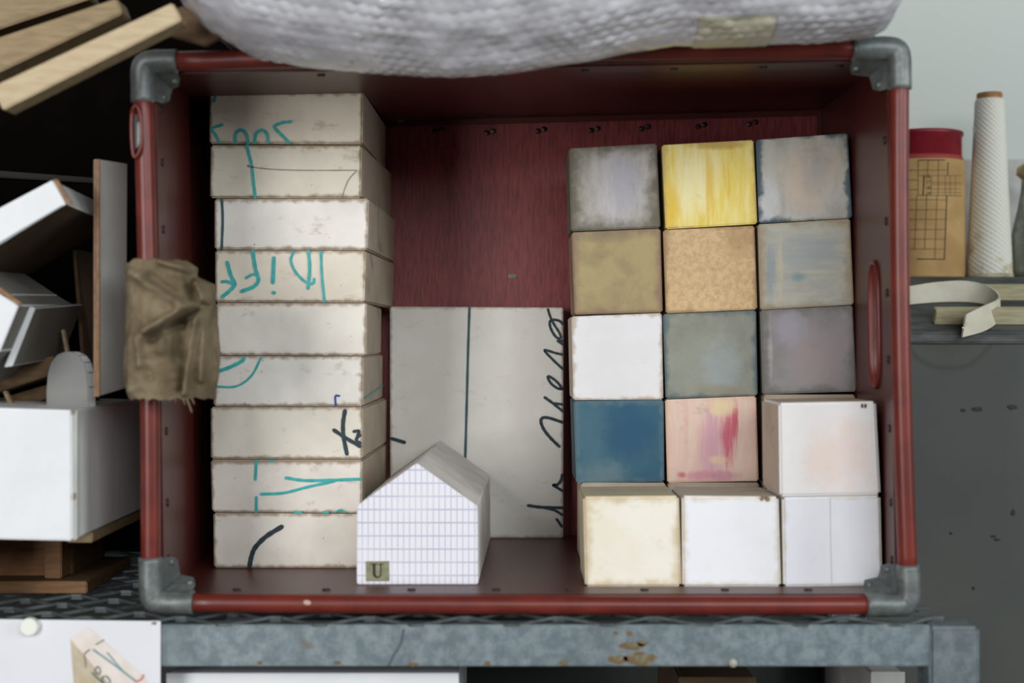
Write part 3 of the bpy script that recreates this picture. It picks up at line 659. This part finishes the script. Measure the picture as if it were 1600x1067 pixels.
timber('timber_batten', [(-14,136),(269,4),(284,31),(4,172)], 1.11, .026, (W_PINE, W_OLD), 'light pine batten leaning on the crate corner at top left', group='timber battens at top left')
timber('timber_batten', [(-180,118),(182,-3),(191,21),(-180,197)], 1.15, .030, (W_OLD, W_OLD), 'brown worn batten between the pale pine batten and the top corner', group='timber battens at top left')
timber('timber_batten', [(-180,50),(120,-52),(140,-2),(-180,104)], 1.19, .034, (W_OLD, W_DARK), 'batten in the extreme top left corner of the picture', group='timber battens at top left')
timber('wood_plank', [(226,40),(286,8),(352,52),(318,70),(268,56)], 1.165, .012, (W_DARK, W_DARK), 'dark brown plank end between the pine batten and the parcel', 'plank')

# ------------------------------------------------------------------ board offcuts and boxes at the left
M_FOAM = plain('white_board', (226,228,230), (218,221,224), 12, rough=.6)
M_FOAMG = plain('white_board_shaded', (176,176,172), (160,160,156), 18, rough=.65)  # greyed copy of the white board, shade of its sides put in the colour
M_CARD = plain('card_edge', (146,114,86), (122,94,70), 80, rough=.8)
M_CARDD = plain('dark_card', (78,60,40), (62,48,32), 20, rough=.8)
M_SHADE = plain('shade_black', (17,14,12), (13,11,10), 20, rough=1, spec=0)  # near-black colour stands in for the deep shade at the left
bkb = box('shade_sheet', (-1.1, 1.5925, ZS+.0005), (.12, 1.5945, ZC+.42), None, (M_SHADE,), .001); tag(bkb, 'near-black sheet added in place of the deep shade behind the offcuts at left', 'board')  # added sheet, gives the gap behind the pile its shade
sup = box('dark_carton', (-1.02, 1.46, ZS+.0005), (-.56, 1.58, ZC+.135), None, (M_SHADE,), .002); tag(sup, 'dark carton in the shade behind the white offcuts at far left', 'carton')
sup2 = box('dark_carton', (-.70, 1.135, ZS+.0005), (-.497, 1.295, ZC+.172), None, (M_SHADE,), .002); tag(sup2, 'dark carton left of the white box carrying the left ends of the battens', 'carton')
# big white box on the wooden tray
YX = 1.18
big = prism('white_box', pxq([(-120,634),(112,641),(113,845),(-120,840)], YX), (0,.225,0), None, (M_FOAM, plain('white_side', (228,229,226), (214,215,212), 14, (2,1,.5))), .0015)
tag(big, 'large white square-edged box at the left edge, beside the crate', 'box')
prism('edge_strip', pxq([(113.5,641.5),(121,642),(121,842),(114,845.5)], YX+.001), (0,.004,0), big, (M_FOAMG,), .0004)
for px, py, rx, ry in ((116,775,1.6,6),(114,644,2,4)): blob('stain', px, py, YX, rx, ry, big, M_STN)
bt = P(113, 845, YX); zt_ = bt.z
bat = box('batten_support', (bt.x-.024, 1.24, zt_-.010), (bt.x-.001, 1.42, zt_-.0006), None, (W_OLD,), .001); tag(bat, 'thin wooden strip under the right edge of the white box', 'batten')
tray = empty('wooden_tray', (-.52, 1.33, ZS), 'brown wooden tray frame under the white box', 'tray')
prism('base_board', [(-.72,1.305,ZS+.0115),(P(136,0,1.305).x,1.305,ZS+.0115),(P(136,0,1.305).x,1.305,ZS+.0004),(-.72,1.305,ZS+.0004)], (0,.15,0), tray, (W_ORANGE, W_DARK), .001)
xp0, xp1 = P(69,0,1.32).x, P(96,0,1.32).x
box('post', (xp0, 1.32, ZS+.0118), (xp1, 1.345, zt_-.0105), tray, (W_ORANGE,), .001)
box('front_panel', (-.72, 1.335, ZS+.0118), (xp0-.0003, 1.343, zt_-.0008), tray, (m_wood('tray_panel', (172,126,88), (150,106,72)),), .0006)
box('side_panel', (xp1-.004, 1.346, ZS+.0118), (xp1+.003, 1.45, zt_-.0105), tray, (W_DARK,), .0006)
# tilted white offcut
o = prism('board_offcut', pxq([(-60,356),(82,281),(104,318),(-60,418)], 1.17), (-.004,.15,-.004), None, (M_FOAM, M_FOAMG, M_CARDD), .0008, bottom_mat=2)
tag(o, 'tilted white board block with brown edge, upper left of the crate', 'offcut')
prism('raw_edge', pxq([(82,280),(88,280),(112,320),(104,319.5)], 1.1695), (.001,.002,0), o, (M_CARD,), .0002)
strokes('groove', o, 1.17, [([(-20,391),(40,355),(96,322)],2.2)], plain('groove_grey', (150,154,158)))
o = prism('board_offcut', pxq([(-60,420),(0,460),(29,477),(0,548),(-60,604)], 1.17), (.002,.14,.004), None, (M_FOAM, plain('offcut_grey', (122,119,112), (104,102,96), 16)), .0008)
tag(o, 'white board block with slanted end, below the tilted one', 'offcut')
prism('raw_edge', pxq([(-10,450),(0,449),(33,474),(29,478)], 1.1695), (.001,.002,0), o, (M_CARD,), .0002)
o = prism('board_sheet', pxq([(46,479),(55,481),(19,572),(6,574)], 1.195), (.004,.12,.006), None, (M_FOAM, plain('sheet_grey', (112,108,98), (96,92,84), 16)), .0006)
tag(o, 'thin white sheet edge slanting behind the white slanted block', 'offcut')
# standing panels beside the crate
def leaf(name, pts, thick, mats, lab, cat='panel'):
    a, b, c, d = [Vector(p) for p in pts]; n_ = (b-a).cross(d-a).normalized()
    if n_.y < 0: n_ = -n_
    o = prism(name, [a, b, c, d], n_*thick, None, mats, .0004); return tag(o, lab, cat)
q = leaf('standing_panel', [P(155,249,1.225), P(199,256,1.262), P(197,606,1.262), P(155,619,1.225)], .006, (plain('grey_panel', (200,198,192), (188,186,180), 14), M_CARD), 'tall narrow grey panel standing against the left side of the crate')
prism('raw_edge', [P(150.5,248,1.224), P(155.3,249,1.224), P(155.3,619,1.224), P(150.5,620,1.224)], (0,.003,0), q, (M_CARD,), .0003)
leaf('standing_panel', [P(119,390,1.335), P(156,396,1.355), P(156,640,1.355), P(138,640,1.335)], .006, (plain('brown_panel', (92,76,58), (76,62,48), 14), M_CARD), 'dark brown card panel standing behind the tall grey panel')
arch = [(72,636),(72,610),(74,585),(79,567),(88,555),(100,549.5),(112,549.5),(124,555),(132,566),(136,582),(138,605),(139,636)]
o = prism('arched_panel', pxq(arch, 1.25), (.004,.008,0), None, (plain('arch_grey', (136,136,133), (124,124,121), 14), M_FOAM), .0006)
tag(o, 'grey board with rounded top standing behind the white box', 'panel')
timber('timber_offcut', [(-60,588),(84,556),(84,584),(-60,630)], 1.27, .05, (W_DARK, W_DARK), 'brown timber piece lying behind the rounded grey board', 'timber')
timber('timber_offcut', [(-60,640),(76,600),(76,622),(-60,665)], 1.30, .05, (W_DARK, W_DARK), 'shaded lower brown timber piece just above the white box', 'timber')
timber('thin_stick', [(4,612),(9,610),(24,640),(16,640)], 1.262, .006, (W_OLD, W_OLD), 'thin stick poking up behind the top edge of the white box', 'stick', bev=.0004)
timber('thin_stick', [(95,516),(99,514),(107,552),(102,552)], 1.275, .006, (W_OLD, W_OLD), 'thin stick rising above the rounded grey board', 'stick', bev=.0004)
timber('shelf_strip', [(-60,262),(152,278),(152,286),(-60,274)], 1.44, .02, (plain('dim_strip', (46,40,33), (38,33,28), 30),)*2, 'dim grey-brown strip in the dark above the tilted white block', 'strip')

# ------------------------------------------------------------------ print held on the beam by a magnet, things on the lower shelf
YPP = YB-.0014
pap = prism('paper_print', pxq([(-120,966),(251,970.5),(250,1230),(-120,1230)], YPP), (0,.0006,0), None, (plain('print_paper', (222,223,228), (217,218,223), 8, rough=.5),))
tag(pap, 'white paper print of a beige carton hanging on the galvanised beam', 'print')
def flatpoly(name, pts, k, mat): return from_world(name, [P(x, y, YPP)+Vector((0,-.0002-.00012*k,0)) for x, y in pts], [tuple(range(len(pts)))], pap, (mat,))
flatpoly('printed_carton_side', [(110,998),(180,1077),(196,1180),(124,1180)], 0, plain('print_beige', (196,184,160), (182,168,142), 60))
flatpoly('printed_carton_top', [(110,998),(138,979),(224,1055),(248,1094),(248,1180),(196,1180),(178,1077)], 1, plain('print_pale', (226,217,210), (218,206,196), 60))
strokes('printed_line', pap, YPP, [([(146,1015),(175,1036),(212,1064)],3), ([(168,1020),(178,1032),(190,1046)],2.5)], plain('print_teal', (112,146,152), (130,160,164), 100), off=.0006)
strokes('printed_line', pap, YPP, [([(150,1007),(162,1000)],1.8), ([(132,1021),(140,1015)],1.8), ([(132,1021),(134,1042)],1.2), ([(152,1042),(148,1047),(152,1053),(157,1050),(155,1043),(151,1042)],1.8), ([(144,1051),(153,1060),(163,1069)],2.4), ([(163,1056),(159,1062),(166,1070),(172,1064),(166,1056)],2), ([(172,1074),(182,1086)],3)], plain('print_dark', (78,96,98), (96,110,110), 100), off=.0007)
strokes('printed_line', pap, YPP, [([(224,1055),(220,1062),(212,1065)],3)], plain('print_red', (190,120,116)), off=.0008)
blob('ink_speck', 241, 973.5, YPP, 4, 2, pap, M_STN)
c = P(48.5, 977.5, YPP)
mg = tube('magnet', [c+Vector((0,-.0004,0)), c+Vector((0,-.0056,0)), c+Vector((0,-.0064,0))], .0074, None, (plain('magnet_white', (232,232,222)),), 28, smooth=False, rfun=lambda u: .0074 if u < .9 else .0068)
tag(mg, 'round white magnet holding the paper print', 'magnet')
def crateb(x0, x1, ytop, Y, dep, mat, lab):
    a, b = P(x0, ytop, Y), P(x1, ytop, Y)
    o = prism('storage_box', [a, b, Vector((b.x,Y,ZL+.0005)), Vector((a.x,Y,ZL+.0005))], (0,dep,0), None, (mat,), .002); tag(o, lab, 'box', 'boxes on the lower shelf')
    prism('lid', [a+Vector((-.001,-.001,.0004)), b+Vector((.001,-.001,.0004)), b+Vector((.001,-.001,-.03)), a+Vector((-.001,-.001,-.03))], (0,.0009,0), o, (mat,), .0003)
crateb(262, 715, 1052, 1.215, .25, M_FOAM, 'wide white box on the lower shelf under the galvanised beam')
crateb(1062, 1180, 1058, 1.30, .2, M_CARDD, 'dim brown box on the lower shelf under the right part of the beam')
crateb(1362, 1412, 1050, 1.33, .2, M_FOAMG, 'narrow pale box on the lower shelf near the right post')

# ------------------------------------------------------------------ things on the ledge at the right
ZLD = zl1
cc = P(1440, 432, 1.815); cc.z = ZLD+.0002
rk = P(1505, 0, 1.815).x-cc.x
zt1 = P(0, 249, 1.78).z-cc.z; zt2 = P(0, 206, 1.80).z-cc.z
tin = empty('wrapped_tin', cc, 'dark red tin in a kraft paper sleeve printed with a grid', 'tin')
lathe('tin', [(rk*.86,0),(rk*.93,.002),(rk*.93,zt2-.006),(rk*.965,zt2-.005),(rk*.965,zt2-.001),(rk*.93,zt2),(rk*.90,zt2-.003)], cc, tin, (plain('tin_red', (132,26,40), (116,22,34), 30, rough=.4),), 48)
lathe('bead', [(rk*.935,zt1-.001),(rk*.965,zt1+.002),(rk*.935,zt1+.006)], cc, tin, (plain('tin_bead', (150,60,56)),), 48)
sl = lathe('paper_sleeve', [(rk*.99,.0005),(rk,.002),(rk,zt1-.0005),(rk*.985,zt1)], cc, tin, (plain('kraft', (184,150,98), (166,132,84), 26, rough=.75),), 56)
kz = lambda L: [(1420+x/5.34, 240+y/5.335) for x, y in L]
def on_cyl(px, py):
    ray = Vector(((px-800)/FPX, 1, -(py-533.5)/FPX)); rr = rk+.0004
    a = ray.x**2+ray.y**2; b = -2*(ray.x*cc.x+ray.y*cc.y); c_ = cc.x**2+cc.y**2-rr*rr; D = b*b-4*a*c_
    tt = (-b-math.sqrt(max(D, 0)))/(2*a); return Vector((0,0,ZC))+ray*tt
def cyl_strokes(name, lst, mat):
    bm = bmesh.new()
    for L, wd_ in lst:
        pts = []
        for (ax, ay), (bx, by) in zip(L, L[1:]):
            pts += [on_cyl(ax+(bx-ax)*k/8, ay+(by-ay)*k/8) for k in range(8)]
        pts.append(on_cyl(*L[-1]))
        mid = pts[len(pts)//2]; nrm = Vector((mid.x-cc.x, mid.y-cc.y, 0))
        ribbon_bm(bm, pts, wd_*1.77/FPX, nrm)
    finish_bm(name, bm, sl, (mat,))
grid = []
for y in (385,468,548,632,712,795): grid.append((kz([(-60,y),(305,y)]), 1.0))
for y in (137,): grid.append((kz([(-60,y),(310,y)]), .9))
for y in (220,300): grid.append((kz([(-60,y),(72,y)]), .9))
for x0, x1, ya, yb in ((68,50,350,790),(150,134,350,790),(236,218,350,875),(162,158,55,180),(248,244,55,350),(80,78,55,345)): grid.append((kz([(x0,ya),(x1,yb)]), .9))
for y in (240,255,296,325): grid.append((kz([(195,y),(440,y)]), .7))
for x in (305,345,390): grid.append((kz([(x,183),(x,345)]), .7))
grid += [(kz([(82,183),(440,183)]), .8), (kz([(80,347),(440,350)]), 1.0), (kz([(190,183),(188,347)]), .8)]
cyl_strokes('printed_grid', grid, plain('kraft_line', (92,72,44)))
cyl_strokes('printed_bars', [(kz([(128,183),(121,345)]), 1.6), (kz([(328,75),(325,178)]), 1.6), (kz([(318,350),(308,600),(298,880)]), 1.8), (kz([(70,878),(298,880)]), 1.6), (kz([(80,55),(300,52)]), 1.5)], M_BLACK)
for k, txt in enumerate(('16','17','18','19')):
    cu = bpy.data.curves.new('digits', 'FONT'); cu.body = txt; cu.size = .0058; cu.align_x = 'CENTER'; cu.align_y = 'CENTER'
    to = bpy.data.objects.new('digits_tmp', cu); COL.objects.link(to); bpy.context.view_layer.update()
    me = bpy.data.meshes.new_from_object(to.evaluated_get(bpy.context.evaluated_depsgraph_get())); bpy.data.objects.remove(to)
    p = on_cyl(*kz([(160, 192+k*47)])[0]); nrm = Vector((p.x-cc.x, p.y-cc.y, 0)).normalized(); xa = Vector((0,0,1)).cross(nrm)
    for v in me.vertices:
        q = p+nrm*.0003+xa*v.co.x+Vector((0,0,1))*v.co.y; v.co = q-cc
    link('printed_number', me, sl, (M_BLACK,))
# yarn cone
yc = P(1546, 432, 1.80); yc.z = ZLD+.0002; k18 = 1.80/FPX; hy = P(0,155,1.80).z-yc.z
yarn = empty('yarn_cone', yc, 'tall white cone of cross-wound yarn with a brown cardboard tip', 'yarn cone')
t = NT('yarn'); sp = t.sep(); ang = t.math('ARCTAN2', sp[1], sp[0])
def wind(sg): return t.math('SINE', t.math('ADD', t.math('MULTIPLY', ang, 17*sg), t.math('MULTIPLY', sp[2], 1000)))
h1 = t.math('MAXIMUM', wind(1), t.math('MULTIPLY', wind(-1), .25))
col = t.mix((214,213,200), (230,229,219), t.ramp(h1, -.2, .8)); col = t.mix(col, (172,152,104), t.math('MULTIPLY', t.ramp(t.noise(36, 4), .52, .68, 0, .8), t.ramp(sp[2], .03, .075, 1, 0)))
t.bump(h1, .6, .0009); M_YARN = t.done(col, .85, 0, .2)
lathe('yarn_body', [(33*k18,.004),(34.5*k18,.006),(34.2*k18,.02),(31*k18,.07),(27.5*k18,.13),(24*k18,.19),(22*k18,hy-.004),(20.5*k18,hy),(17*k18,hy)], yc, yarn, (M_YARN,), 64)
lathe('cone_base', [(36*k18,0),(36.5*k18,.002),(36*k18,.0055),(33*k18,.006)], yc, yarn, (plain('cone_card', (190,184,160), (150,140,112), 90),), 48)
lathe('cone_tip', [(17*k18,hy-.004),(19*k18,hy-.001),(19.3*k18,hy+.0065),(18.5*k18,hy+.0075),(15*k18,hy+.0075)], yc, yarn, (plain('tip_brown', (160,116,66), (140,98,54), 60),), 40)
bd = P(1523, 212, 1.775)
blob('dark_fleck', 1522, 203, 1.7745, 2.2, 5.5, yarn, plain('fleck_grey', (120,118,108)))
# board behind, bottle
pb = box('plaster_board', (P(1498,0,1.885).x, 1.885, ZLD+.0003), (P(1760,0,1.885).x, 1.90, P(0,249,1.885).z), None, (plain('plaster_grey', (196,196,192), (176,174,172), 30, rough=.8),), .0015); tag(pb, 'pale plaster board leaning behind the yarn cone', 'board')
bc = P(1611, 432, 1.80); bc.z = ZLD+.0002
bot = empty('glass_bottle', bc, 'dusty greenish glass bottle with beige stopper at the right edge', 'bottle')
zb = lambda y: P(0, y, 1.80).z-bc.z
t = NT('dusty_glass'); t.b.inputs['Transmission Weight'].default_value = .65; t.b.inputs['IOR'].default_value = 1.45
M_GLASS = t.done(t.mix((168,172,158), (198,202,192), t.ramp(t.noise(60, 5), .45, .7)), .22, 0, .5)
outer = [(30,430),(31.5,425),(31.5,398),(30,370),(26,350),(20,325),(15.5,300),(14,280),(14,262)]
prof = [(r*k18, max(0, zb(y))) for r, y in outer]+[((r-2)*k18, max(.004, zb(y))) for r, y in outer[::-1]]
prof[0] = (prof[0][0], 0)
lathe('bottle_glass', prof, bc, bot, (M_GLASS,), 40)
bm = bmesh.new(); bmesh.ops.create_icosphere(bm, subdivisions=3, radius=1)
for v in bm.verts:
    n_ = 1+.16*mnoise.noise(v.co*2.2); v.co = bc+Vector((v.co.x*21*k18*n_, v.co.y*21*k18*n_, zb(268)+v.co.z*15*k18*n_))
finish_bm('stopper', bm, bot, (plain('stopper_beige', (190,168,128), (150,128,92), 60, rough=.9, bump=.4),), smooth=True)
# sticks and the curled strip on the sloping part of the ledge
slope = (zl1-zl0)/(YS-YL+.006); ca, sa = math.cos(math.atan(slope)), math.sin(math.atan(slope))
def on_slope(Y): return zl0+slope*(Y-YL+.006)
def stick(x0, x1, Y, hh, dd, lab):
    b = Vector((x0, Y, on_slope(Y)+.0004)); U_ = Vector((0,-sa,ca)); D_ = Vector((0,ca,sa)); X = Vector((x1-x0,0,0))
    o = prism('wooden_stick', [b+U_*hh, b+U_*hh+X, b+X, b], D_*dd, None, (m_wood('stick_wood', (186,178,146), (164,156,124)),), .0008); tag(o, lab, 'stick', 'sticks on the ledge')
stick(P(1460,0,1.612).x, .86, 1.6125, .0175, .012, 'lower pale wooden stick on the dark ledge, passing behind the curled strip')
stick(P(1535,0,1.675).x, .88, 1.676, .0165, .012, 'upper pale wooden stick on the ledge in front of the bottle')
tp = [(1380,452,485,1.655),(1420,447,480,1.664),(1460,441,476,1.670),(1500,438.5,474,1.6715),(1530,442,476,1.668),(1550,450,483,1.657),(1561,461,494,1.640),(1558,468,503,1.622),(1543,475,513,1.602),(1527,482,520,1.588),(1509,491,527,1.580)]
top = catmull([P(a, b, Y)+Vector((0,0,0)) for a, b, c, Y in tp], 6); bot_ = catmull([P(a+(2 if k > 6 else 0)-(8 if k == 10 else 0), c, Y) for k, (a, b, c, Y) in enumerate(tp)], 6)
for v in bot_:
    zmin = on_slope(v.y)+.001 if v.y > YL-.006 else -9
    if v.z < zmin: v.z = zmin
verts = []; n = len(top)
for k in range(n):
    a, b = top[k], bot_[k]; tg_ = (top[min(k+1, n-1)]-top[max(k-1, 0)]).normalized(); nn = tg_.cross(Vector((0,0,1))).normalized()*.0011
    jag = Vector((.0016*math.sin(k*9), 0, 0)) if k == n-1 else Vector((0,0,0))
    verts += [a+nn+jag, b+nn, b-nn, a-nn]
faces = []
for k in range(n-1):
    for j in range(4): faces.append((4*k+j, 4*k+(j+1) % 4, 4*k+4+(j+1) % 4, 4*k+4+j))
faces += [(3,2,1,0), (4*n-4,4*n-3,4*n-2,4*n-1)]
cs = from_world('curled_strip', verts, faces, None, (plain('strip_offwhite', (206,202,184), (194,188,170), 30, rough=.7),), origin=(top[30].x, 1.62, on_slope(1.62)), smooth=False)
tag(cs, 'off-white curled strip with a torn end lying on the ledge', 'strip')
for px, py in ((1508,508),(1505,512),(1509,505)): blob('torn_fibre', px, py, 1.5795, 2.5, 1.8, cs, bpy.data.materials['strip_offwhite'], .0015)
